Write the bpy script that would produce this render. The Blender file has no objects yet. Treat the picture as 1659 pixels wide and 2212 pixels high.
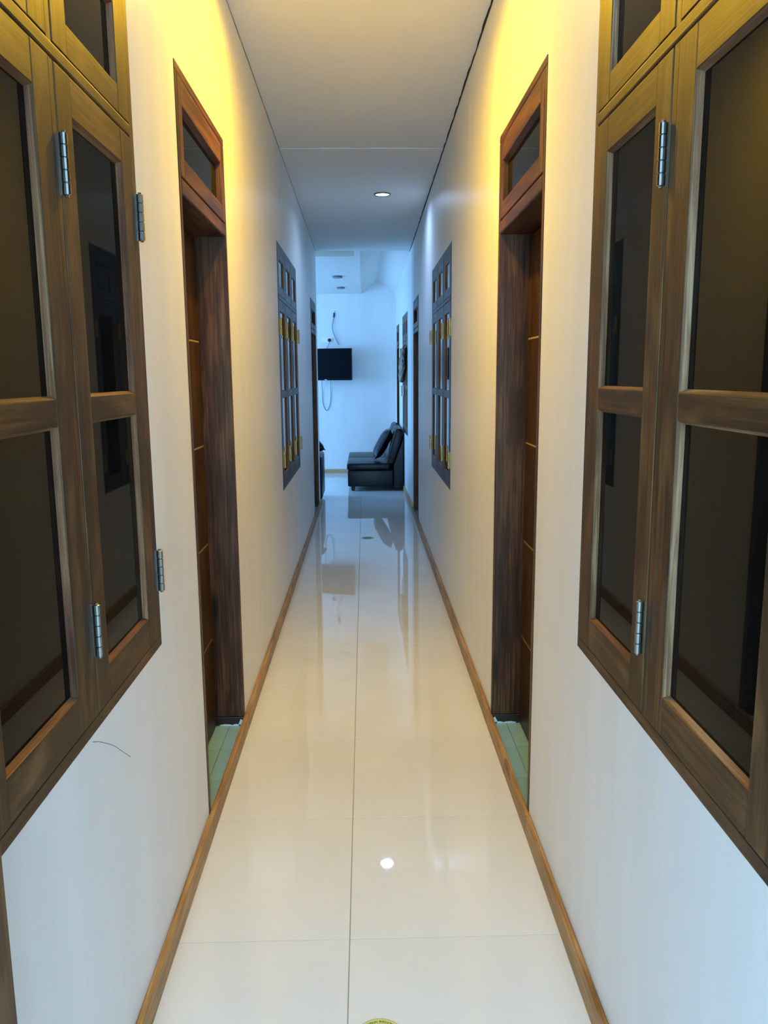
import bpy, math, random
from mathutils import Matrix, Vector, noise

# ------------------------------------------------------------------ camera, world, lights, exposure
SC = bpy.context.scene
COL = SC.collection
random.seed(7)

cam_d = bpy.data.cameras.new('camera')
cam_d.sensor_fit = 'VERTICAL'; cam_d.sensor_height = 24.0; cam_d.lens = 18.6826
cam_d.clip_start = 0.02
cam = bpy.data.objects.new('camera', cam_d); COL.objects.link(cam)
cam.matrix_world = Matrix.Translation((0, 0, 1.5)) @ Matrix((
    (0.9996758, 0.01118585, -0.02287274),
    (-0.02443419, 0.16886871, -0.98533564),
    (-0.00715933, 0.98557508, 0.16908728))).to_4x4()
SC.camera = cam

world = bpy.data.worlds.new('world'); SC.world = world; world.use_nodes = True
bg = world.node_tree.nodes['Background']
bg.inputs[0].default_value = (0.42, 0.66, 1.0, 1); bg.inputs[1].default_value = 0.6

SC.view_settings.view_transform = 'Standard'; SC.view_settings.look = 'None'
SC.view_settings.gamma = 1.0; SC.view_settings.use_curve_mapping = False
SC.view_settings.exposure = 0.0


def area(name, loc, direction, sx, sy, energy, color, spread=180, shape='RECTANGLE'):
    l = bpy.data.lights.new(name, 'AREA'); l.shape = shape; l.size = sx
    if shape in ('RECTANGLE', 'ELLIPSE'): l.size_y = sy
    l.energy = energy; l.color = color; l.spread = math.radians(spread)
    o = bpy.data.objects.new(name, l); COL.objects.link(o)
    o.location = loc
    o.rotation_euler = Vector(direction).to_track_quat('-Z', 'Y').to_euler()
    return o


DAY = (0.20, 0.50, 1.0)
# daylight through the living-room window (left, out of view) and an added cool fill behind the camera
area('living_room_daylight', (-3.75, 10.75, 1.65), (1, 0, -0.1), 2.2, 1.5, 160, DAY)
area('corridor_end_fill', (0, -2.7, 1.45), (0, 1, -0.32), 0.9, 1.5, 200, (0.32, 0.64, 1.0))  # unseen source, added to brighten the near walls and floor with cool light

XW = 0.53            # half width of the corridor
Y_END = 9.27         # where the left wall stops and the living room opens
Y_FAR = 12.378
Y_BACK = -2.6


def ceil_z(y): return 2.972 - 0.0172 * (y - 3.45)


def soffit_z(y): return 2.71 + 0.0516 * (Y_FAR - y)


# ------------------------------------------------------------------ materials
def new_mat(name):
    m = bpy.data.materials.new(name); m.use_nodes = True
    nt = m.node_tree; nt.nodes.clear()
    out = nt.nodes.new('ShaderNodeOutputMaterial'); b = nt.nodes.new('ShaderNodeBsdfPrincipled')
    nt.links.new(b.outputs[0], out.inputs[0])
    return m, nt, b


def plain(name, col, rough=0.5, metal=0.0, spec=0.5, emit=None, es=0.0, coat=0.0):
    m, nt, b = new_mat(name)
    b.inputs['Base Color'].default_value = (*col, 1); b.inputs['Roughness'].default_value = rough
    b.inputs['Metallic'].default_value = metal; b.inputs['Specular IOR Level'].default_value = spec
    b.inputs['Coat Weight'].default_value = coat
    if emit:
        b.inputs['Emission Color'].default_value = (*emit, 1); b.inputs['Emission Strength'].default_value = es
    return m


def ramp(nt, stops):
    r = nt.nodes.new('ShaderNodeValToRGB'); e = r.color_ramp.elements
    e[0].position, e[0].color = stops[0][0], (*stops[0][1], 1)
    e[1].position, e[1].color = stops[-1][0], (*stops[-1][1], 1)
    for p, c in stops[1:-1]:
        x = e.new(p); x.color = (*c, 1)
    return r


def wood(name, dark, mid, light, rough=0.35, knots=False, worn=0.0, worn_col=(0.4, 0.3, 0.18), bump=0.15, spec=0.16):
    """stained timber: grain runs along each member's own length (attribute 'grain')"""
    m, nt, b = new_mat(name); N, L = nt.nodes.new, nt.links.new
    at = N('ShaderNodeAttribute'); at.attribute_name = 'grain'
    mp = N('ShaderNodeMapping'); mp.inputs['Scale'].default_value = (2.2, 78, 78); L(at.outputs['Vector'], mp.inputs[0])
    n1 = N('ShaderNodeTexNoise'); n1.inputs['Scale'].default_value = 1.6; n1.inputs['Detail'].default_value = 6
    n1.inputs['Roughness'].default_value = 0.62; n1.inputs['Distortion'].default_value = 0.6; L(mp.outputs[0], n1.inputs['Vector'])
    mp2 = N('ShaderNodeMapping'); mp2.inputs['Scale'].default_value = (2.4, 15, 15); L(at.outputs['Vector'], mp2.inputs[0])
    n2 = N('ShaderNodeTexNoise'); n2.inputs['Scale'].default_value = 1.3; n2.inputs['Detail'].default_value = 3; L(mp2.outputs[0], n2.inputs['Vector'])
    mix = N('ShaderNodeMix'); mix.inputs[0].default_value = 0.45
    L(n1.outputs[0], mix.inputs[2]); L(n2.outputs[0], mix.inputs[3])
    r = ramp(nt, [(0.36, dark), (0.50, mid), (0.64, light)]); L(mix.outputs[0], r.inputs[0])
    col = r.outputs[0]
    if knots:
        mk = N('ShaderNodeMapping'); mk.inputs['Scale'].default_value = (2.6, 13, 13); L(at.outputs['Vector'], mk.inputs[0])
        v = N('ShaderNodeTexVoronoi'); v.inputs['Scale'].default_value = 0.75; L(mk.outputs[0], v.inputs['Vector'])
        rk = ramp(nt, [(0.06, (1, 1, 1)), (0.2, (0, 0, 0))]); L(v.outputs['Distance'], rk.inputs[0])
        mc = N('ShaderNodeMix'); mc.data_type = 'RGBA'; L(rk.outputs[0], mc.inputs[0]); L(col, mc.inputs[6])
        mc.inputs[7].default_value = (dark[0] * .35, dark[1] * .3, dark[2] * .3, 1); col = mc.outputs[2]
    if worn:
        mw = N('ShaderNodeMapping'); mw.inputs['Scale'].default_value = (5, 16, 16); L(at.outputs['Vector'], mw.inputs[0])
        nw = N('ShaderNodeTexNoise'); nw.inputs['Scale'].default_value = 1.1; nw.inputs['Detail'].default_value = 5; L(mw.outputs[0], nw.inputs['Vector'])
        rw = ramp(nt, [(0.52, (0, 0, 0)), (0.72, (worn, worn, worn))]); L(nw.outputs[0], rw.inputs[0])
        mc = N('ShaderNodeMix'); mc.data_type = 'RGBA'; L(rw.outputs[0], mc.inputs[0]); L(col, mc.inputs[6])
        mc.inputs[7].default_value = (*worn_col, 1); col = mc.outputs[2]
    L(col, b.inputs['Base Color']); b.inputs['Specular IOR Level'].default_value = spec
    b.inputs['Specular Tint'].default_value = (1.0, 0.78, 0.55, 1)
    rr = N('ShaderNodeMapRange'); rr.inputs[3].default_value = rough - .06; rr.inputs[4].default_value = rough + .14
    L(n2.outputs[0], rr.inputs[0]); L(rr.outputs[0], b.inputs['Roughness'])
    bp = N('ShaderNodeBump'); bp.inputs['Strength'].default_value = bump; bp.inputs['Distance'].default_value = 0.003
    L(n1.outputs[0], bp.inputs['Height']); L(bp.outputs[0], b.inputs['Normal'])
    return m


def paint(name, col, rough=0.42, streak=0.02, bump=0.05, spec=0.16):
    """emulsion with faint vertical roller streaks"""
    m, nt, b = new_mat(name); N, L = nt.nodes.new, nt.links.new
    tc = N('ShaderNodeTexCoord')
    mp = N('ShaderNodeMapping'); mp.inputs['Scale'].default_value = (9, 9, 1.1); L(tc.outputs['Object'], mp.inputs[0])
    n = N('ShaderNodeTexNoise'); n.inputs['Scale'].default_value = 1.0; n.inputs['Detail'].default_value = 5; L(mp.outputs[0], n.inputs['Vector'])
    d = tuple(c * (1 - streak * 2.2) for c in col); u = tuple(min(1, c * (1 + streak)) for c in col)
    r = ramp(nt, [(0.3, d), (0.7, u)]); L(n.outputs[0], r.inputs[0]); L(r.outputs[0], b.inputs['Base Color'])
    f = N('ShaderNodeTexNoise'); f.inputs['Scale'].default_value = 60; f.inputs['Detail'].default_value = 3; L(tc.outputs['Object'], f.inputs['Vector'])
    ad = N('ShaderNodeMath'); ad.operation = 'MULTIPLY_ADD'; ad.inputs[1].default_value = 2.0
    L(n.outputs[0], ad.inputs[0]); L(f.outputs[0], ad.inputs[2])
    bp = N('ShaderNodeBump'); bp.inputs['Strength'].default_value = bump; bp.inputs['Distance'].default_value = 0.004
    L(ad.outputs[0], bp.inputs['Height']); L(bp.outputs[0], b.inputs['Normal'])
    b.inputs['Roughness'].default_value = rough; b.inputs['Specular IOR Level'].default_value = spec
    return m


M_WALL = paint('wall_paint', (0.83, 0.82, 0.805), 0.38)
M_CEIL = paint('ceiling_paint', (0.80, 0.765, 0.71), 0.7, 0.006, 0.01, 0.2)
M_WOOD = wood('stained_window_wood', (0.007, 0.003, 0.0011), (0.036, 0.0155, 0.005), (0.125, 0.056, 0.017), 0.48, worn=0.45, worn_col=(0.24, 0.125, 0.044), spec=0.58)
M_WOODFAR = wood('varnished_window_wood', (0.010, 0.005, 0.003), (0.034, 0.016, 0.007), (0.09, 0.045, 0.018), 0.34, spec=0.5)
M_JAMB = wood('stained_door_wood', (0.015, 0.006, 0.0035), (0.065, 0.024, 0.0115), (0.16, 0.068, 0.027), 0.42, knots=True, spec=0.35)
M_LEAF = wood('door_leaf_wood', (0.016, 0.007, 0.002), (0.042, 0.019, 0.006), (0.08, 0.037, 0.012), 0.36)
M_BEAD = wood('worn_bead_wood', (0.07, 0.026, 0.014), (0.17, 0.08, 0.036), (0.38, 0.23, 0.12), 0.45, bump=.3, spec=.2)
M_BEADFAR = wood('brown_bead_wood', (0.06, 0.026, 0.008), (0.15, 0.065, 0.022), (0.26, 0.12, 0.04), 0.4)
M_BEADRED = wood('reddish_bead_wood', (0.06, 0.02, 0.012), (0.17, 0.07, 0.032), (0.34, 0.19, 0.08), 0.4)
M_BASE = wood('baseboard_pine', (0.17, 0.080, 0.024), (0.36, 0.195, 0.070), (0.52, 0.32, 0.14), 0.36, knots=True)
M_PINE = wood('pale_pine', (0.38, 0.21, 0.10), (0.58, 0.36, 0.19), (0.72, 0.49, 0.29), 0.4, knots=True)
M_GROOVE = plain('groove_tan', (0.42, 0.27, 0.12), 0.5)
M_GLASS = plain('dark_window_glass', (0.005, 0.006, 0.006), 0.012, 0, 0.06)
M_GLASSFAR = plain('clean_window_glass', (0.005, 0.006, 0.006), 0.012, 0, 0.6)
M_HINGE = plain('hinge_metal', (0.36, 0.35, 0.31), 0.2, 1.0)
M_BRASS = plain('hinge_brass', (0.34, 0.24, 0.09), 0.34, 1.0)
M_DARK = plain('black_gap', (0.01, 0.01, 0.012), 0.8)
M_GROUT = plain('grout', (0.42, 0.39, 0.33), 0.8)
M_SHOE = plain('dark_jamb_shoe', (0.025, 0.018, 0.016), 0.3)
M_CHIP = plain('white_filler', (0.82, 0.82, 0.80), 0.6)
M_WHITE = plain('white_plastic', (0.90, 0.91, 0.92), 0.35)
M_SCREEN = plain('tv_screen', (0.001, 0.003, 0.006), 0.3, 0, 0.05)
M_BEZEL = plain('tv_case', (0.003, 0.005, 0.008), 0.4, 0, 0.1)
M_CABLE = plain('grey_cable', (0.20, 0.26, 0.30), 0.5)
M_BLACK = plain('black_rubber', (0.01, 0.011, 0.013), 0.5)
M_RIM = plain('light_rim', (0.16, 0.18, 0.20), 0.35, 0.6)
M_LENSOFF = plain('unlit_lens', (0.62, 0.66, 0.70), 0.3)
M_ST_PALE = plain('sticker_pale', (0.60, 0.63, 0.22), 0.4)
M_ST_DARK = plain('sticker_dark', (0.035, 0.13, 0.11), 0.4)
M_ST_MID = plain('sticker_mid', (0.16, 0.36, 0.30), 0.4)
M_ST_INK = plain('sticker_ink', (0.10, 0.12, 0.015), 0.5)


def tile_mat(name, a, c, rough, coat=0.0, spec=0.5):
    m, nt, b = new_mat(name); N, L = nt.nodes.new, nt.links.new
    tc = N('ShaderNodeTexCoord'); n = N('ShaderNodeTexNoise'); n.inputs['Scale'].default_value = 2.2; n.inputs['Detail'].default_value = 4
    L(tc.outputs['Object'], n.inputs['Vector'])
    r = ramp(nt, [(0.3, a), (0.7, c)]); L(n.outputs[0], r.inputs[0]); L(r.outputs[0], b.inputs['Base Color'])
    b.inputs['Roughness'].default_value = rough; b.inputs['Coat Weight'].default_value = coat; b.inputs['Coat Roughness'].default_value = 0.03
    b.inputs['Specular IOR Level'].default_value = spec
    return m


M_TILE = tile_mat('polished_cream_tile', (0.71, 0.715, 0.705), (0.75, 0.755, 0.745), 0.022)
M_TEAL = tile_mat('teal_tile', (0.22, 0.44, 0.68), (0.27, 0.50, 0.74), 0.30)


def leather(name, col, rough):
    m, nt, b = new_mat(name); N, L = nt.nodes.new, nt.links.new
    tc = N('ShaderNodeTexCoord'); v = N('ShaderNodeTexVoronoi'); v.inputs['Scale'].default_value = 160; L(tc.outputs['Object'], v.inputs['Vector'])
    n = N('ShaderNodeTexNoise'); n.inputs['Scale'].default_value = 9; L(tc.outputs['Object'], n.inputs['Vector'])
    r = ramp(nt, [(0.3, tuple(c * .8 for c in col)), (0.7, tuple(c * 1.25 for c in col))]); L(n.outputs[0], r.inputs[0]); L(r.outputs[0], b.inputs['Base Color'])
    bp = N('ShaderNodeBump'); bp.inputs['Strength'].default_value = 0.12; bp.inputs['Distance'].default_value = 0.002
    L(v.outputs['Distance'], bp.inputs['Height']); L(bp.outputs[0], b.inputs['Normal']); b.inputs['Roughness'].default_value = rough; b.inputs['Specular IOR Level'].default_value = .2
    return m


M_LEATHER = leather('black_leather', (0.0035, 0.006, 0.009), 0.34)
M_CUSHION = leather('black_satin', (0.004, 0.006, 0.009), 0.30)


def bundle_mat():
    m, nt, b = new_mat('bundle_cloth'); N, L = nt.nodes.new, nt.links.new
    tc = N('ShaderNodeTexCoord'); n = N('ShaderNodeTexNoise'); n.inputs['Scale'].default_value = 14; n.inputs['Detail'].default_value = 6
    L(tc.outputs['Object'], n.inputs['Vector'])
    r = ramp(nt, [(0.38, (0.05, 0.042, 0.038)), (0.6, (0.34, 0.28, 0.23))]); L(n.outputs[0], r.inputs[0]); L(r.outputs[0], b.inputs['Base Color'])
    b.inputs['Roughness'].default_value = 0.8
    return m


M_BUNDLE = bundle_mat()


# ------------------------------------------------------------------ mesh helpers
class MB:
    """collects shapes into one mesh; every vertex carries a 'grain' coordinate running along its member"""
    def __init__(s): s.v = []; s.f = []; s.g = []

    def add(s, verts, faces, axis=None):
        k = len(s.v); s.v += [tuple(p) for p in verts]; s.f += [tuple(i + k for i in f) for f in faces]
        ext = [max(p[i] for p in verts) - min(p[i] for p in verts) for i in range(3)]
        a = axis if axis is not None else max(range(3), key=lambda i: ext[i])
        o = (random.random() * 40, random.random() * 40, random.random() * 40)
        b, c = [i for i in range(3) if i != a]
        s.g += [(p[a] + o[0], p[b] + o[1], p[c] + o[2]) for p in verts]
        return s

    def box(s, x0, x1, y0, y1, z0, z1, axis=None, f=None):
        vs = [(x, y, z) for x in (x0, x1) for y in (y0, y1) for z in (z0, z1)]
        if f: vs = [f(*p) for p in vs]
        fs = [(0, 1, 3, 2), (4, 6, 7, 5), (0, 4, 5, 1), (2, 3, 7, 6), (0, 2, 6, 4), (1, 5, 7, 3)]
        return s.add(vs, fs, axis)

    def prism(s, poly, lo, hi, fn, axis=None):
        """poly: 2-D outline; fn(u, v, t) -> xyz; extruded from t=lo to t=hi"""
        n = len(poly)
        vs = [fn(u, v, lo) for u, v in poly] + [fn(u, v, hi) for u, v in poly]
        fs = [tuple(range(n - 1, -1, -1)), tuple(range(n, 2 * n))] + [(i, (i + 1) % n, n + (i + 1) % n, n + i) for i in range(n)]
        return s.add(vs, fs, axis)

    def lathe(s, prof, c, n=24, axis=None):
        """prof: (radius, z) list revolved round the vertical through c"""
        vs, fs = [], []
        for r, z in prof:
            for k in range(n):
                a = 2 * math.pi * k / n; vs.append((c[0] + r * math.cos(a), c[1] + r * math.sin(a), c[2] + z))
        for j in range(len(prof) - 1):
            for k in range(n):
                fs.append((j * n + k, j * n + (k + 1) % n, (j + 1) * n + (k + 1) % n, (j + 1) * n + k))
        fs.append(tuple(range(n - 1, -1, -1))); fs.append(tuple((len(prof) - 1) * n + k for k in range(n)))
        return s.add(vs, fs, axis)

    def tube(s, pts, r, n=8):
        pts = [Vector(p) for p in pts]; vs, fs = [], []
        for i, p in enumerate(pts):
            d = (pts[min(i + 1, len(pts) - 1)] - pts[max(i - 1, 0)]).normalized()
            u = d.orthogonal().normalized() if i == 0 else (u - d * u.dot(d)).normalized()
            w = d.cross(u)
            for k in range(n):
                a = 2 * math.pi * k / n; vs.append(tuple(p + (u * math.cos(a) + w * math.sin(a)) * r))
        for i in range(len(pts) - 1):
            for k in range(n):
                fs.append((i * n + k, i * n + (k + 1) % n, (i + 1) * n + (k + 1) % n, (i + 1) * n + k))
        fs.append(tuple(range(n - 1, -1, -1))); fs.append(tuple((len(pts) - 1) * n + k for k in range(n)))
        return s.add(vs, fs)

    def build(s, name, mat, parent=None, bevel=0.0, smooth=False, seg=2):
        me = bpy.data.meshes.new(name); me.from_pydata(s.v, [], s.f); me.update()
        a = me.attributes.new('grain', 'FLOAT_VECTOR', 'POINT')
        for i, g in enumerate(s.g): a.data[i].vector = g
        import bmesh
        bm = bmesh.new(); bm.from_mesh(me); bmesh.ops.recalc_face_normals(bm, faces=bm.faces); bm.to_mesh(me); bm.free()
        me.materials.append(mat)
        if smooth:
            for p in me.polygons: p.use_smooth = True
        o = bpy.data.objects.new(name, me); COL.objects.link(o)
        if parent: attach(o, parent)
        if bevel:
            m = o.modifiers.new('bevel', 'BEVEL'); m.width = bevel; m.segments = seg; m.limit_method = 'ANGLE'
        return o


def world_of(o):
    return (world_of(o.parent) if o.parent else Matrix.Identity(4)) @ o.matrix_parent_inverse @ o.matrix_basis


def attach(o, parent):
    o.parent = parent
    o.matrix_parent_inverse = world_of(parent).inverted()


def empty(name, loc=(0, 0, 0), parent=None):
    o = bpy.data.objects.new(name, None); COL.objects.link(o); o.location = loc; o.empty_display_size = 0.1
    if parent: attach(o, parent)
    return o


def tag(o, label, cat, kind=None, group=None):
    o['label'] = label; o['category'] = cat
    if kind: o['kind'] = kind
    if group: o['group'] = group
    return o


# wall frame: d = depth into the wall from its corridor face, y along the corridor
def wf(side):
    def f(d, y, z):
        x = side * (XW + d)
        if side > 0 and y > 9.0: x -= (y - 9.0) * 0.01243   # living-room stretch of the right wall leans in a little
        return (x, y, z)
    return f


# ------------------------------------------------------------------ structure
WIN = {  # side, y near, y far, sill, head
    'w1L': (-1, 0.985, 1.985, 0.820, 2.390), 'w1R': (1, 0.435, 1.915, 0.824, 2.395),
    'w2L': (-1, 5.105, 6.515, 0.768, 2.325), 'w2R': (1, 4.930, 6.330, 0.785, 2.286),
    'w3R': (1, 9.68, 10.72, 0.765, 2.250)}
DOOR = {'d1L': (-1, 2.447, 3.240, 2.388), 'd1R': (1, 2.425, 3.222, 2.392),
        'd2L': (-1, 8.20, 8.99, 2.275), 'd2R': (1, 7.890, 8.675, 2.266), 'd3R': (1, 11.50, 12.12, 2.215)}


def build_wall(name, side, y0, y1, keys, label):
    f = wf(side); mb = MB(); T = 0.2; H = 3.12
    ops = sorted([(WIN[k][1], WIN[k][2], WIN[k][3], WIN[k][4]) for k in keys if k in WIN] +
                 [(DOOR[k][1], DOOR[k][2], 0.0, DOOR[k][3]) for k in keys if k in DOOR])
    y = y0
    for a, b, s0, s1 in ops:
        splits = [y, a] if not (side > 0 and y < 9.0 < a) else [y, 9.0, a]
        for p, q in zip(splits, splits[1:]): mb.box(0, T, p, q, 0, H, f=f)
        if s0 > 0: mb.box(0, T, a, b, 0, s0, f=f)
        mb.box(0, T, a, b, s1, H, f=f)
        y = b
    mb.box(0, T, y, y1, 0, H, f=f)
    return tag(mb.build(name, M_WALL), label, 'wall', 'structure')


wall_left = build_wall('wall_left', -1, Y_BACK, Y_END, ['w1L', 'd1L', 'w2L', 'd2L'], 'white painted corridor wall on the left, ending where the living room opens')
wall_right = build_wall('wall_right', 1, Y_BACK, Y_FAR, ['w1R', 'd1R', 'w2R', 'd2R', 'w3R', 'd3R'], 'white painted wall on the right running through to the living room')
tag(MB().box(-3.8, 0.75, Y_FAR, Y_FAR + .15, 0, 3.3).build('wall_far', M_WALL), 'pale far wall of the living room with the television', 'wall', 'structure')
tag(MB().box(-3.6, -XW - .2, Y_END - .2, Y_END, 0, 3.3).build('wall_room_near', M_WALL), 'living room wall beside the end of the corridor', 'wall', 'structure')
mb = MB()   # living-room side wall with its window opening
for q in ((9.07, 9.65, 0, 3.3), (11.85, Y_FAR, 0, 3.3), (9.65, 11.85, 0, .85), (9.65, 11.85, 2.45, 3.3)):
    mb.box(-3.75, -3.6, q[0], q[1], q[2], q[3])
tag(mb.build('wall_room_left', M_WALL), 'living room wall with the daylight window, left of the corridor', 'wall', 'structure')
mb = MB()  # unseen end wall; its opening is added to let the cool fill in
for q in ((-.73, -.45, 0, 3.2), (.45, .73, 0, 3.2), (-.45, .45, 0, .7), (-.45, .45, 2.2, 3.2)):
    mb.box(q[0], q[1], Y_BACK - .15, Y_BACK, q[2], q[3])
tag(mb.build('wall_back', M_WALL), 'corridor end wall behind the viewer, with an opening added for fill light', 'wall', 'structure')

# floor: grout bed with every tile its own piece
floor = tag(MB().box(-3.75, .73, Y_BACK - .15, Y_FAR + .1, -.06, -.0065).build('floor', M_GROUT), 'glossy cream tiled floor of the corridor and living room', 'floor', 'structure')
XJ, YJ, TS, G = -0.056, 1.929, 0.6, 0.0012
tile_cache = {}


def put_tile(x0, x1, y0, y1, z, name, mat, th=0.008):
    k = (round(x1 - x0, 4), round(y1 - y0, 4), mat.name)
    if k not in tile_cache:
        w, h = (x1 - x0) / 2, (y1 - y0) / 2
        o = MB().box(-w, w, -h, h, -th, 0).build(name, mat)
        m = o.modifiers.new('bevel', 'BEVEL'); m.width = .0006; m.segments = 1
        tile_cache[k] = o
    else:
        o = tile_cache[k].copy(); COL.objects.link(o)
    o.location = ((x0 + x1) / 2, (y0 + y1) / 2, z); o.parent = floor
    return o


j = -8
while YJ + TS * j < Y_FAR:
    a, b = YJ + TS * j, YJ + TS * (j + 1)
    a, b = max(a, Y_BACK), min(b, Y_FAR)
    if b - a > .02:
        cols = [(XJ - TS, XJ), (XJ, XJ + TS)]
        if b > Y_END - .1: cols = [(XJ - TS * k, XJ - TS * (k - 1)) for k in range(6, 0, -1)] + cols[1:]
        for p, q in cols:
            lo = -XW if b <= Y_END + .3 and p < -XW and q > -XW and a < Y_END else -3.6
            if q <= lo: continue
            put_tile(max(p, lo) + G, min(q, XW) - G, a + .0008, b - .0008, random.uniform(-.0002, .0002), 'tile', M_TILE)
    j += 1

# teal mosaic inside the doorways
for k in ('d1L', 'd1R', 'd2L', 'd2R', 'd3R'):
    s, a, b, _ = DOOR[k]
    off = 0 if b < 9 else -(a + b - 18) / 2 * .01243
    ys = [a + .026, a + .30, a + .55, b - .026]
    for y0, y1 in zip(ys, ys[1:]):
        for d0, d1 in ((0.001, .062), (.062, .16)):
            x0, x1 = sorted((s * (XW + d0) + off, s * (XW + d1) + off))
            put_tile(x0 + .0008, x1 - .0008, y0 + .0008, y1 - .0008, .03, 'doorway_tile', M_TEAL, .03)

# corridor ceiling: two boards with an open seam
ceiling = tag(empty('ceiling', (0, 5.44, 2.95)), 'painted corridor ceiling, warm near the viewer and grey-blue farther in', 'ceiling', 'structure')
for a, b, dz in ((Y_BACK, 5.437, 0), (5.443, Y_END, -.0015)):
    MB().prism([(a, ceil_z(a) + dz), (b, ceil_z(b) + dz), (b, ceil_z(b) + .04), (a, ceil_z(a) + .04)], -XW - .1, XW + .1, lambda u, v, t: (t, u, v)).build('ceiling_board', M_CEIL, ceiling)
MB().box(-XW, XW, 5.42, 5.46, ceil_z(5.44) + .004, ceil_z(5.44) + .03).build('seam_backing', M_CHIP, ceiling)
for x0, x1 in ((-.27, -.20), (-.16, -.10), (.05, .19), (.2, .33)):
    MB().box(x0, x1, 5.436, 5.443, ceil_z(5.44) - .003, ceil_z(5.44) + .004).build('seam_filler', M_CHIP, ceiling)


def wobble(x, y0, y1, z_of, amp, step=.06):
    pts = []; y = y0
    while y <= y1:
        n = noise.noise(Vector((y * 7.3, x * 11, 2.1))) + .5 * noise.noise(Vector((y * 23, x, 5)))
        pts.append((x + n * amp, y, z_of(y) - .002 - abs(n) * amp * .5)); y += step
    return pts


MB().tube(wobble(XW - .002, 1.5, Y_END - .02, ceil_z, .006, .05), .0048, 6).build('ceiling_crack', M_DARK, ceiling)
MB().tube(wobble(-XW + .001, 1.5, Y_END - .02, ceil_z, .002), .0011, 5).build('ceiling_crack', M_DARK, ceiling)

# living-room ceiling: flat soffit with a stepped recess, then a little pitched vault against the right wall
room_ceiling = tag(empty('ceiling', (-1, 10.8, 2.8)), 'stepped living room ceiling with a small pitched vault by the right wall', 'ceiling', 'structure')


def sheet(name, poly, y0, y1, lift0=0.0):
    vs = []
    for y in (y0, y1):
        dz = soffit_z(y) - soffit_z(Y_FAR)
        vs += [(x, y, z + dz + lift0) for x, z in poly] + [(x, y, z + dz + lift0 + .03) for x, z in reversed(poly)]
    n = 2 * len(poly)
    fs = [tuple(range(n - 1, -1, -1)), tuple(range(n, 2 * n))] + [(i, (i + 1) % n, n + (i + 1) % n, n + i) for i in range(n)]
    return MB().add(vs, fs).build(name, M_CEIL, room_ceiling)


sheet('soffit', [(-3.7, 2.71), (-.034, 2.71)], 9.575, Y_FAR)
sheet('soffit', [(-.10, 2.71), (-.034, 2.71)], Y_END, 9.575)
sheet('recess_top', [(-3.7, 2.79), (-.10, 2.79)], Y_END, 9.60)
z9 = soffit_z(9.575)
MB().box(-3.7, -.1005, 9.568, 9.5745, z9 - .001, z9 + .075).build('recess_riser', M_CEIL, room_ceiling)
MB().box(-.1003, -.085, Y_END + .001, 9.5745, z9 + .016, z9 + .10).build('recess_riser', M_CEIL, room_ceiling)
sheet('vault_slope', [(-.034, 2.71), (.212, 2.888)], Y_END, Y_FAR)
sheet('vault_slope', [(.212, 2.888), (.60, 2.652)], Y_END, Y_FAR)
MB().box(-3.7, .7, Y_END - .02, Y_END, 2.88, 3.3).build('bulkhead', M_CEIL, room_ceiling)
MB().box(-3.8, .75, Y_END - .05, Y_FAR + .1, 3.3, 3.34).build('roof_board', M_CEIL, room_ceiling)

# baseboards, cut into lengths; the strip also crosses the doorways as a low threshold
def baseboard(name, side, cuts, label):
    f = wf(side); r = tag(empty(name, f(-.01, (cuts[0] + cuts[-1]) / 2, 0)), label, 'baseboard', 'structure')
    for a, b in zip(cuts, cuts[1:]):
        MB().box(-.0165, -.0002, a + .0008, b - .0008, 0.0005, .070, axis=1, f=f).build('board', M_BASE, r, .003)


baseboard('baseboard_left', -1, [Y_BACK, .3, 2.43, 3.25, 5.15, 7.0, 8.19, 9.0, Y_END], 'knotty tan wooden baseboard along the left corridor wall')
baseboard('baseboard_right', 1, [Y_BACK, .8, 2.40, 2.80, 3.25, 4.35, 6.2, 7.88, 8.69], 'knotty tan wooden baseboard along the right corridor wall')
b2 = tag(empty('baseboard_right', (.51, 10.5, 0)), 'pale wooden baseboard on the right wall behind the black sofa', 'baseboard', 'structure')
MB().box(-.0165, -.0002, 8.70, 9.0, 0.0005, .070, axis=1, f=wf(1)).build('board', M_PINE, b2, .003)
MB().box(-.0165, -.0002, 9.0, 11.49, 0.0005, .070, axis=1, f=wf(1)).build('board', M_PINE, b2, .003)
tag(MB().box(-3.55, .47, Y_FAR - .016, Y_FAR - .0003, .0005, .064).build('baseboard_far', M_PINE, None, .003), 'tan wooden baseboard under the television wall', 'baseboard', 'structure')

# tall dark jamb at the very left edge of the view
tag(MB().box(-XW + .0005, -.482, .74, .968, .067, 2.42, axis=2).build('trim_1', M_WOOD, None, .004), 'dark brown wooden jamb post at the left edge, down to the baseboard', 'jamb', 'structure')

# hairline mark on the left wall under the near window
MB().tube([(-XW - .0002, y, z) for y, z in ((1.449, .809), (1.48, .795), (1.512, .777), (1.55, .755), (1.579, .736), (1.61, .712), (1.64, .69), (1.672, .666))], .0006, 5).build('hairline_crack', M_DARK, wall_left)


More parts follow.
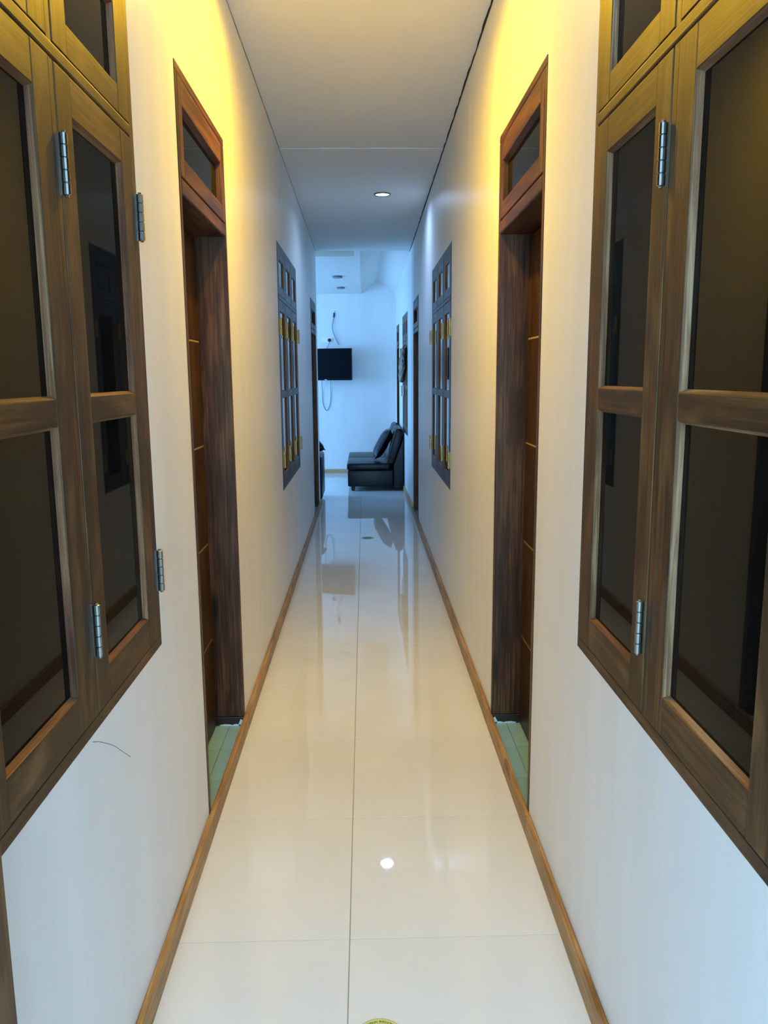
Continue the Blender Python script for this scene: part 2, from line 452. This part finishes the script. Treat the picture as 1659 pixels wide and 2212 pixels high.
# ------------------------------------------------------------------ windows
def bead_ring(mb, f, y0, y1, z0, z1, w, d0, d1):
    """sloping glazing bead round a pane: outer edge at depth d0, inner edge (w inside) at the glass"""
    o = [(y0, z0), (y1, z0), (y1, z1), (y0, z1)]; i = [(y0 + w, z0 + w), (y1 - w, z0 + w), (y1 - w, z1 - w), (y0 + w, z1 - w)]
    for k in range(4):
        n = (k + 1) % 4
        vs = [f(d0, *o[k]), f(d0, *o[n]), f(d1, *i[n]), f(d1, *i[k]), f(d1 + .002, *o[k]), f(d1 + .002, *o[n]), f(d1 + .002, *i[n]), f(d1 + .002, *i[k])]
        mb.add(vs, [(0, 1, 2, 3), (7, 6, 5, 4), (0, 4, 5, 1), (1, 5, 6, 2), (2, 6, 7, 3), (3, 7, 4, 0)], axis=1 if k in (0, 2) else 2)
    return mb


def hinge(f, y, z, sash, mat, ln=.105, r=.0078):
    d = -.0105
    h = MB()
    c = f(d, y, z)
    prof = []
    for k in range(5):
        a, b = -ln / 2 + ln * k / 5, -ln / 2 + ln * (k + 1) / 5
        prof += [(r * .72, a + .0003), (r, a + .0014), (r, b - .0014), (r * .72, b - .0003)]
    h.lathe(prof, c, 14)
    h.lathe([(.004, -ln / 2 - .003), (.004, ln / 2 + .003)], c, 10)
    h.box(d, .004, y - .0016, y + .0016, z - ln / 2, z + ln / 2, f=f)
    return h.build('hinge', mat, sash)


def window(name, key, sashes, hinge_ys, label, mat_h, scale=None, bead_mat=None, glass_d=.012, wood_mat=None, glass_mat=None):
    """sashes: list of (y near, y far); level heights follow the near window, scaled to sill and head"""
    side, yn, yf, zs, zh = WIN[key]; f = wf(side)
    def Z(z): return zs + (z - .820) * (zh - zs) / (2.390 - .820)
    W = wood_mat or M_WOOD; GL = glass_mat or M_GLASS
    root = tag(empty(name, f(0.04, (yn + yf) / 2, zs)), label, 'window', 'structure')
    fr = MB(); D0, D1 = .0, .075
    fr.box(D0, D1, yn, yf, zs, Z(.846), 1, f); fr.box(D0, D1, yn, yf, Z(2.360), zh, 1, f)
    first, last = sashes[0], sashes[-1]
    fr.box(D0, D1, yn, first[0] - .002, Z(.846), Z(2.360), 2, f); fr.box(D0, D1, last[1] + .002, yf, Z(.846), Z(2.360), 2, f)
    frame = fr.build('frame', W, root, .0015)
    tr = MB().box(D0 - .003, D1, first[0] - .002, last[1] + .002, Z(2.040), Z(2.066), 1, f).build('transom_rail', W, root, .004)
    for a, b in zip(sashes, sashes[1:]):
        for z0, z1 in ((Z(.846), Z(2.040)), (Z(2.066), Z(2.360))):
            MB().box(D0, D1, a[1] + .002, b[0] - .002, z0, z1, 2, f).build('mullion', W, root, .0015)
    for n, (a, b) in enumerate(sashes):
        st = .074
        def sash(nm, z0, z1, rails, panes):
            m = MB(); d0, d1 = -.0012, .05
            m.box(d0, d1, a, a + st, z0, z1, 2, f); m.box(d0, d1, b - st, b, z0, z1, 2, f)
            for p, q in rails: m.box(d0 + .0006, d1, a + st, b - st, p, q, 1, f)
            so = m.build(nm, W, root, .0016)
            for p, q in panes:
                MB().box(glass_d, glass_d + .004, a + st - .006, b - st + .006, p - .006, q + .006, f=f).build('pane', GL, so)
                bead_ring(MB(), f, a + st, b - st, p, q, .5 * glass_d, .0005, glass_d).build('glazing_bead', bead_mat or M_BEAD, so)
            return so
        s1 = sash('sash', Z(.848), Z(2.038), [(Z(.848), Z(.920)), (Z(1.416), Z(1.463)), (Z(1.968), Z(2.038))], [(Z(.920), Z(1.416)), (Z(1.463), Z(1.968))])
        sash('fanlight_sash', Z(2.069), Z(2.358), [(Z(2.069), Z(2.126)), (Z(2.290), Z(2.358))], [(Z(2.126), Z(2.290))])
        for hy in hinge_ys.get(n, []):
            for hz in (1.868, 1.018): hinge(f, hy, Z(hz), s1, mat_h)
    return root


def even(yn, yf, n, fr=.034, mu=.026):
    w = (yf - yn - 2 * fr - mu * (n - 1)) / n
    return [(yn + fr + k * (w + mu), yn + fr + k * (w + mu) + w) for k in range(n)]


window('window_1', 'w1L', [(1.022, 1.470), (1.497, 1.950)], {0: [1.492], 1: [1.972]}, 'large dark brown casement window nearest on the left wall', M_HINGE, bead_mat=M_BEADRED)
window('window_2', 'w1R', [(.462, .915), (.944, 1.420), (1.447, 1.889)], {1: [1.452]}, 'large dark brown casement window nearest on the right wall', M_HINGE)
e = even(*WIN['w2L'][1:3], 3)
window('window_3', 'w2L', e, {0: [e[0][0] + .03, e[0][1] + .013], 1: [e[1][1] + .013], 2: [e[2][1] + .022]}, 'three-sash casement window midway along the left wall', M_BRASS, bead_mat=M_BEADFAR, glass_d=.007, wood_mat=M_WOODFAR, glass_mat=M_GLASSFAR)
e = even(*WIN['w2R'][1:3], 3)
window('window_4', 'w2R', e, {0: [e[0][0] - .013, e[0][1] + .013], 2: [e[2][1] + .022]}, 'three-sash casement window midway along the right wall', M_BRASS, bead_mat=M_BEADFAR, glass_d=.007, wood_mat=M_WOODFAR, glass_mat=M_GLASSFAR)
e = even(*WIN['w3R'][1:3], 3)
window('window_5', 'w3R', e, {}, 'far casement window above the sofa on the right wall', M_BRASS, bead_mat=M_BEADFAR, glass_d=.007, wood_mat=M_WOODFAR, glass_mat=M_GLASSFAR)


# ------------------------------------------------------------------ doors
def door(name, key, label):
    side, yn, yf, zh = DOOR[key]; f = wf(side); k = zh / 2.39
    def Z(z): return z * k
    root = tag(empty(name, f(.05, (yn + yf) / 2, 0)), label, 'door', 'structure')
    J = .024
    for a, b in ((yn, yn + J), (yf - J, yf)):
        jo = MB().box(-.003, .165, a, b, .07, zh - .028, 2, f).build('jamb', M_JAMB, root, .003)
        MB().box(-.002, .165, a - (.0 if a == yn else .002), b + (.002 if a == yn else 0), .031, .069, 1, f).build('jamb_shoe', M_SHOE, jo, .003)
    MB().box(-.003, .165, yn, yf, zh - .027, zh, 1, f).build('head', M_JAMB, root, .003)
    MB().box(-.004, .165, yn + J, yf - J, Z(2.030), Z(2.075), 1, f).build('transom_rail', M_JAMB, root, .005)
    z0, z1 = Z(2.080), zh - .029
    a, b, st = yn + J + .002, yf - J - .002, .048
    m = MB().box(-.004, .045, a, a + st, z0, z1, 2, f).box(-.004, .045, b - st, b, z0, z1, 2, f)
    m.box(-.0035, .045, a + st, b - st, z0, Z(2.138), 1, f).box(-.0035, .045, a + st, b - st, Z(2.285), z1, 1, f)
    so = m.build('fanlight_sash', M_JAMB, root, .0035)
    MB().box(.016, .02, a + st - .005, b - st + .005, Z(2.138) - .005, Z(2.285) + .005, f=f).build('pane', M_GLASS, so)
    bead_ring(MB(), f, a + st, b - st, Z(2.138), Z(2.285), .006, .001, .016).build('glazing_bead', M_JAMB, so)
    leaf = MB().box(.121, .16, yn + J + .001, yf - J - .001, .034, Z(2.029), 2, f).build('door_leaf', M_LEAF, root)
    zs = [.036, .420, .826, 1.228, 1.636, 2.028]
    for p, q in zip(zs, zs[1:]):
        MB().box(.115, .1212, yn + J + .003, yf - J - .003, Z(p) + .004, Z(q) - .004, 2, f).build('panel', M_LEAF, leaf, .003)
        if q < 2: MB().box(.1175, .1212, yn + J + .003, yf - J - .003, Z(q) - .0035, Z(q) + .0035, 1, f).build('groove_strip', M_GROOVE, leaf)
    return root, f


d1l, fl = door('door_1', 'd1L', 'reddish brown door recessed in the left wall, nearest the viewer')
d1r, frr = door('door_2', 'd1R', 'reddish brown door recessed in the right wall, nearest the viewer')
door('door_3', 'd2L', 'dark door at the far end of the left corridor wall')
door('door_4', 'd2R', 'dark door on the right wall just before the living room')
door('door_5', 'd3R', 'farthest narrow dark door on the right wall beyond the sofa')
# chipped white filler at the foot of the near jambs
for root, f, yy in ((d1l, fl, 3.2135), (d1r, frr, 3.1955)):
    m = MB()
    for d, z, w, h in ((.01, .04, .012, .02), (.03, .034, .02, .004), (.075, .034, .03, .004)):
        m.prism([(d - w, z - h), (d + w * .7, z - h), (d + w, z), (d + .2 * w, z + h), (d - w * .6, z + .6 * h)], yy, yy + .002, lambda u, v, t: f(u, t, v))
    m.build('filler_chips', M_CHIP, root)


# ------------------------------------------------------------------ ceiling lights
def downlight(x, y, z, label, r=.056, lens_mat=None, light=None, drop=.004):
    root = tag(empty('ceiling_light', (x, y, z)), label, 'light', None, 'recessed ceiling lights')
    MB().lathe([(r, 0.0), (r + .011, 0.0), (r + .012, -drop), (r + .007, -drop - .006), (r, -drop - .005), (r - .001, -drop)], (x, y, z - .0005), 36).build('rim', M_RIM, root, smooth=True)
    MB().lathe([(r - .001, -.0005), (r - .0012, -drop - .001), (r * .6, -drop - .0028), (.002, -drop - .0034)], (x, y, z), 36).build('lens', lens_mat, root, smooth=True)
    if light:
        e, c, spread = light
        l = area('ceiling_light_glow', (x, y, z - drop - .006), (0, 0, -1), r * 1.8, 0, e, c, spread, 'DISK')
        attach(l, root)


LENS_COOL = plain('lit_cool_lens', (.9, .9, .9), .4, emit=(.80, .91, 1.0), es=7)
LENS_WARM = plain('lit_warm_lens', (.9, .9, .9), .4, emit=(1.0, .60, .012), es=640)
LENS_NEUT = plain('lit_white_lens', (.9, .9, .9), .4, emit=(.86, .93, 1.0), es=7)
downlight(.160, 6.65, ceil_z(6.65), 'lit cool white round downlight in the corridor ceiling', lens_mat=LENS_COOL, light=(8.5, (.38, .62, 1.0), 160))
downlight(-.09, 2.97, ceil_z(2.97), 'warm yellow round downlight in the ceiling above the near doors', lens_mat=LENS_WARM, light=(18, (1.0, .60, .012), 165), drop=.036)
downlight(0.0, -.70, ceil_z(-.70), 'unseen cool white round downlight added in the ceiling behind the viewer', lens_mat=LENS_NEUT, light=(14, (.33, .62, 1.0), 170))  # assumed from the lamp spacing, added as cool fill on the near walls
downlight(-.338, 10.88, soffit_z(10.88), 'unlit round ceiling light in the living room, nearer one', .054, M_LENSOFF, None, .014)
downlight(-.322, 11.78, soffit_z(11.78), 'unlit round ceiling light in the living room, farther one', .047, M_LENSOFF, None, .010)

# ------------------------------------------------------------------ television, socket, cables
tv = tag(empty('television', (-.445, Y_FAR - .17, 1.43)), 'black flat television hung on the far wall', 'television')
tv.rotation_euler = (0, 0, math.radians(-16))
bpy.context.view_layer.update()


def tvf(x, y, z): return tv.matrix_basis @ Vector((x, y, z))


W2, HT = .272, .472
MB().box(-W2, W2, -.018, .022, 0, HT, f=tvf).build('case', M_BEZEL, tv, .004)
MB().box(-W2 + .012, W2 - .012, -.0195, -.0175, .022, HT - .012, f=tvf).build('screen', M_SCREEN, tv)
MB().box(-.155, -.12, -.0198, -.018, .006, .013, f=tvf).build('badge', M_WHITE, tv)
MB().box(W2 - .002, W2 + .0012, -.004, .012, .36, .42, f=tvf).build('side_port', M_BRASS, tv)
MB().box(-.10, .10, .0215, .06, .12, .34, f=tvf).box(-.03, .03, .059, .115, .19, .27, f=tvf).build('wall_bracket', M_BLACK, tv)

sk = tag(empty('wall_socket', (-.555, Y_FAR, 2.033)), 'white double wall socket above the television', 'socket')
MB().box(-.631, -.478, Y_FAR - .010, Y_FAR - .0005, 1.995, 2.071).build('plate', M_WHITE, sk, .004)
MB().box(-.598, -.582, Y_FAR - .013, Y_FAR - .0095, 2.020, 2.046).build('switch', M_WHITE, sk, .002)
pl = tag(empty('power_plug', (-.522, Y_FAR - .012, 2.03)), 'black power plug in the wall socket with its lead', 'plug')
pb = MB(); c = (-.522, Y_FAR - .028, 2.030)
vs = [];
ring = [(.026, .0), (.026, -.012), (.020, -.024), (.008, -.027)]
for r, dy in ring:
    for k in range(18):
        a = 2 * math.pi * k / 18; vs.append((c[0] + r * math.cos(a), Y_FAR - .0105 + dy, c[2] + r * math.sin(a)))
fs = [(jj * 18 + k, jj * 18 + (k + 1) % 18, (jj + 1) * 18 + (k + 1) % 18, (jj + 1) * 18 + k) for jj in range(3) for k in range(18)]
fs += [tuple(range(18)), tuple(range(71, 53, -1))]
pb.add(vs, fs); pb.build('plug_body', M_BLACK, pl, smooth=True)
MB().tube([(-.522, Y_FAR - .025, 2.012), (-.524, Y_FAR - .03, 1.985), (-.535, Y_FAR - .04, 1.955), (-.552, Y_FAR - .06, 1.925), (-.565, Y_FAR - .08, 1.90), (-.565, Y_FAR - .09, 1.84)], .0045, 8).build('lead', M_CABLE, pl, smooth=True)


def spline(pts, n=8):
    P = [Vector(pts[0])] + [Vector(p) for p in pts] + [Vector(pts[-1])]; out = []
    for i in range(1, len(P) - 2):
        for k in range(n):
            t = k / n; a, b, c_, d = P[i - 1], P[i], P[i + 1], P[i + 2]
            out.append(.5 * ((2 * b) + (c_ - a) * t + (2 * a - 5 * b + 4 * c_ - d) * t * t + (3 * b - a - 3 * c_ + d) * t ** 3))
    out.append(P[-2]); return out


yc = Y_FAR - .008
lc = tag(empty('loose_cable', (-.442, Y_FAR, 2.43)), 'loose grey cable with a black connector dangling from the far wall', 'cable')
MB().tube(spline([(-.448, yc, 2.37), (-.470, yc - .01, 2.27), (-.474, yc - .012, 2.20), (-.452, yc - .012, 2.12), (-.40, yc - .01, 2.0), (-.375, yc, 1.965)]), .006, 8).build('lead', M_CABLE, lc, smooth=True)
MB().tube([(-.449, yc, 2.365), (-.448, yc, 2.38), (-.443, yc, 2.432)], .0125, 10).build('connector', M_BLACK, lc)
MB().tube(spline([(-.443, yc, 2.43), (-.436, yc, 2.45), (-.428, Y_FAR - .002, 2.462)]), .003, 6).build('tail', M_CABLE, lc)
MB().tube(spline([(-.655, Y_FAR - .10, 1.50), (-.648, Y_FAR - .05, 1.40), (-.645, Y_FAR - .012, 1.25), (-.640, Y_FAR - .008, 1.09), (-.612, Y_FAR - .008, 1.0), (-.588, Y_FAR - .008, .972), (-.562, Y_FAR - .008, .99), (-.525, Y_FAR - .008, 1.09), (-.515, Y_FAR - .012, 1.25), (-.511, Y_FAR - .05, 1.38), (-.508, Y_FAR - .10, 1.50)]), .0042, 8).build('hanging_cable', M_CABLE, tv, smooth=True)['label'] = 'thin grey cable hanging in a loop'


# ------------------------------------------------------------------ sofas and cushions
def rounded(mb_poly_fn, name, mat, parent, bevel, seg=4):
    o = mb_poly_fn.build(name, mat, parent, bevel, smooth=True, seg=seg); return o


def sofa(loc, rot, length, label):
    """local frame: front faces -x, back against +x (x from 0 front to .74 back), runs along +y"""
    r = tag(empty('sofa', loc), label, 'sofa'); r.rotation_euler = (0, 0, rot)
    M = r.matrix_basis
    bpy.context.view_layer.update(); M = Matrix.Translation(loc) @ Matrix.Rotation(rot, 4, 'Z')
    def f(x, y, z): return M @ Vector((x, y, z))
    rounded(MB().box(.006, .60, .004, length - .004, .063, .276, f=f), 'base', M_LEATHER, r, .018)
    n = 2
    for k in range(n):
        a, b = length * k / n, length * (k + 1) / n
        rounded(MB().box(-.004, .555, a + .002, b - .002, .279, .366, f=f), 'seat_cushion', M_LEATHER, r, .024)
        pr = [(.515, .352), (.545, .352), (.665, .50), (.728, .76), (.690, .805), (.640, .808), (.600, .70)]
        pr = [(.515, .355), (.600, .355), (.690, .60), (.735, .735), (.725, .790), (.680, .818), (.635, .800), (.600, .70)]
        rounded(MB().prism(pr, a + .002, b - .002, lambda u, v, t: f(u, t, v)), 'back_cushion', M_LEATHER, r, .018)
    pr = [(.605, .03), (.738, .03), (.742, .735), (.70, .60), (.605, .35)]
    rounded(MB().prism(pr, .006, length - .006, lambda u, v, t: f(u, t, v)), 'back_frame', M_LEATHER, r, .012)
    for x in (.075, .66):
        for y in (.05, length - .09):
            vs = [(x + sx * w, y + .02 + sy * w, z) for z, w in ((.0005, .019), (.066, .031)) for sx, sy in ((-1, -1), (1, -1), (1, 1), (-1, 1))]
            MB().add([f(*p) for p in vs], [(3, 2, 1, 0), (4, 5, 6, 7), (0, 1, 5, 4), (1, 2, 6, 5), (2, 3, 7, 6), (3, 0, 4, 7)]).build('leg', M_BLACK, r)
    return r


def cushion(M, w, h, t, label):
    """pillow: local x = thickness, y = width, z = height"""
    n = 14; vs, fs = [], []
    for s in (1, -1):
        for i in range(n + 1):
            for jj in range(n + 1):
                u, v = 2 * i / n - 1, 2 * jj / n - 1
                p = max(0, (1 - u ** 4) * (1 - v ** 4)) ** .6
                edge = 1 - .05 * (1 - abs(u)) * abs(v) ** 3 * 1.0
                x = s * t / 2 * p + .006 * noise.noise(Vector((u * 2.1, v * 2.3, s)))* p
                vs.append(tuple(M @ Vector((x, u * w / 2 * (1 - .06 * (1 - v * v)), v * h / 2 * (1 - .06 * (1 - u * u))))))
    k = (n + 1) ** 2
    for b, fl in ((0, False), (k, True)):
        for i in range(n):
            for jj in range(n):
                q = (b + i * (n + 1) + jj, b + (i + 1) * (n + 1) + jj, b + (i + 1) * (n + 1) + jj + 1, b + i * (n + 1) + jj + 1)
                fs.append(q[::-1] if fl else q)
    root = tag(empty('cushion', tuple(M @ Vector((0, 0, -h / 2)))), label, 'cushion')
    MB().add(vs, fs).build('cover', M_CUSHION, root, smooth=True)
    loop = [(-1 + 2 * q / n, -1) for q in range(n)] + [(1, -1 + 2 * q / n) for q in range(n)] + [(1 - 2 * q / n, 1) for q in range(n)] + [(-1, 1 - 2 * q / n) for q in range(n + 1)]
    MB().tube([M @ Vector((0, u * w / 2 * (1 - .06 * (1 - v * v)), v * h / 2 * (1 - .06 * (1 - u * u)))) for u, v in loop], .005, 6).build('piping', M_CUSHION, root, smooth=True)
    return root


sofa((-.236, 10.36, 0), 0, 1.62, 'black leather sofa against the right wall under the far window')
cushion(Matrix.Translation((.235, 10.70, .60)) @ Matrix.Rotation(math.radians(29), 4, 'Y'), .40, .44, .15, 'black cushion leaning on the sofa by the right wall')
# an armchair, mostly hidden behind the end of the left wall, faces the television
r2 = tag(empty('armchair', (-1.0, 9.75, 0)), 'dark leather armchair half hidden behind the end of the left wall', 'armchair')
rounded(MB().box(-.70, -.513, 9.36, 10.05, .045, .562, f=lambda x, y, z: (x, y, z)), 'armrest', M_LEATHER, r2, .03)
rounded(MB().box(-1.46, -1.28, 9.36, 10.05, .045, .562), 'armrest', M_LEATHER, r2, .03)
rounded(MB().box(-1.275, -.705, 9.40, 10.03, .05, .27), 'base', M_LEATHER, r2, .02)
rounded(MB().box(-1.27, -.71, 9.55, 10.05, .275, .41), 'seat_cushion', M_LEATHER, r2, .035)
rounded(MB().prism([(9.34, .28), (9.54, .28), (9.48, .78), (9.30, .78)], -1.275, -.705, lambda u, v, t: (t, u, v)), 'backrest', M_LEATHER, r2, .05)
for x in (-.62, -1.36):
    for y in (9.45, 9.97): MB().lathe([(.016, .0005), (.024, .047)], (x, y, 0), 12).build('leg', M_BLACK, r2)
cushion(Matrix.Translation((-.655, 9.80, .682)) @ Matrix.Rotation(math.radians(-68), 4, 'Y') @ Matrix.Rotation(math.radians(12), 4, 'X'), .36, .30, .13, 'dark cushion resting on the armrest beside the left wall end')

# ------------------------------------------------------------------ bundle and white box at the far window
f = wf(1)
n_u, n_v = 20, 30; vs, fs = [], []
for i in range(n_v + 1):
    v = i / n_v; z = 1.82 - v * .40
    wid = .10 + .34 * math.sin(math.pi * min(1, v * .9 + .12)) ** .8
    yc0 = 10.02 + .36 * v
    for k in range(n_u):
        a = 2 * math.pi * k / n_u
        nn = noise.noise(Vector((math.cos(a) * 1.7, math.sin(a) * 1.7 + 4, v * 6))) + .5 * noise.noise(Vector((math.cos(a) * 5, math.sin(a) * 5, v * 11)))
        rr = 1 + .45 * nn
        vs.append(f(-.038 + .030 * math.sin(a) * rr, yc0 + wid * math.cos(a) * rr * .8, z + .03 * nn))
for i in range(n_v):
    for k in range(n_u): fs.append((i * n_u + k, i * n_u + (k + 1) % n_u, (i + 1) * n_u + (k + 1) % n_u, (i + 1) * n_u + k))
fs += [tuple(range(n_u)), tuple(n_v * n_u + k for k in range(n_u - 1, -1, -1))]
bun = tag(empty('hanging_bundle', f(-.02, 10.2, 1.85)), 'brownish crumpled cloth bundle hanging in front of the far window', 'cloth')
MB().add(vs, fs).build('cloth', M_BUNDLE, bun, smooth=True)
MB().tube([f(-.035, 10.03, 1.80), f(-.03, 10.02, 1.845), f(-.006, 10.02, 1.87)], .006, 6).build('hanging_cord', M_BUNDLE, bun)
wb = tag(empty('paper_box', f(-.03, 10.45, 1.235)), 'small white box fixed to the far window below the cloth bundle', 'box')
MB().box(-.045, -.0055, 10.34, 10.52, 1.235, 1.365, f=f).build('body', M_WHITE, wb, .004)
MB().box(-.047, -.0055, 10.338, 10.522, 1.345, 1.367, f=f).build('lid', M_WHITE, wb, .003)


# ------------------------------------------------------------------ round floor stickers
def disc(r, c, z0, z1, n=48): return MB().lathe([(r, z0), (r, z1)], (c[0], c[1], 0), n)


def sticker(c, label, text):
    root = tag(empty('floor_sticker', (c[0], c[1], 0)), label, 'sticker', None, 'round floor stickers')
    disc(.0605, c, .0003, .0008).build('edge', M_ST_INK, root)
    disc(.0595, c, .0004, .0010).build('border', M_ST_PALE, root)
    disc(.0445, c, .0006, .0013).build('face', M_ST_DARK, root)
    for sx in (-1, 1):
        m = MB()
        for dy, rx, ry in ((.006, .0085, .013), (-.016, .0062, .0075)):
            m.add([(c[0] + sx * .016 + rx * math.cos(2 * math.pi * k / 20), c[1] + dy + ry * math.sin(2 * math.pi * k / 20), .0016) for k in range(20)], [tuple(range(20))])
        m.build('footprint', M_ST_MID, root)
    if text:
        mb_ = MB(); step = math.radians(5.0); R0 = .0478
        dg = None
        for i, ch in enumerate(text):
            if ch == ' ': continue
            cu = bpy.data.curves.new('lettering', 'FONT'); cu.body = ch; cu.size = .0090; cu.offset = .00022; cu.align_x = 'CENTER'
            to = bpy.data.objects.new('lettering', cu); COL.objects.link(to)
            dg = bpy.context.evaluated_depsgraph_get()
            me = bpy.data.meshes.new_from_object(to.evaluated_get(dg))
            a = math.pi / 2 - (i - (len(text) - 1) / 2 - .8) * step
            px, py = c[0] + R0 * math.cos(a), c[1] + R0 * math.sin(a)
            R_ = Matrix.Translation((px, py, .0014)) @ Matrix.Rotation(a - math.pi / 2, 4, 'Z')
            mb_.add([tuple(R_ @ Vector((v.co.x, v.co.y, 0))) for v in me.vertices], [tuple(p.vertices) for p in me.polygons])
            bpy.data.objects.remove(to); bpy.data.meshes.remove(me); bpy.data.curves.remove(cu)
        mb_.build('lettering', M_ST_INK, root)


sticker((.019, 1.655 - .0605), 'round yellow-green floor sticker with dark lettering at the bottom edge', 'MAINTAIN PHYSICAL')
sticker((.014, 7.316), 'small round dark green floor sticker far down the corridor', None)
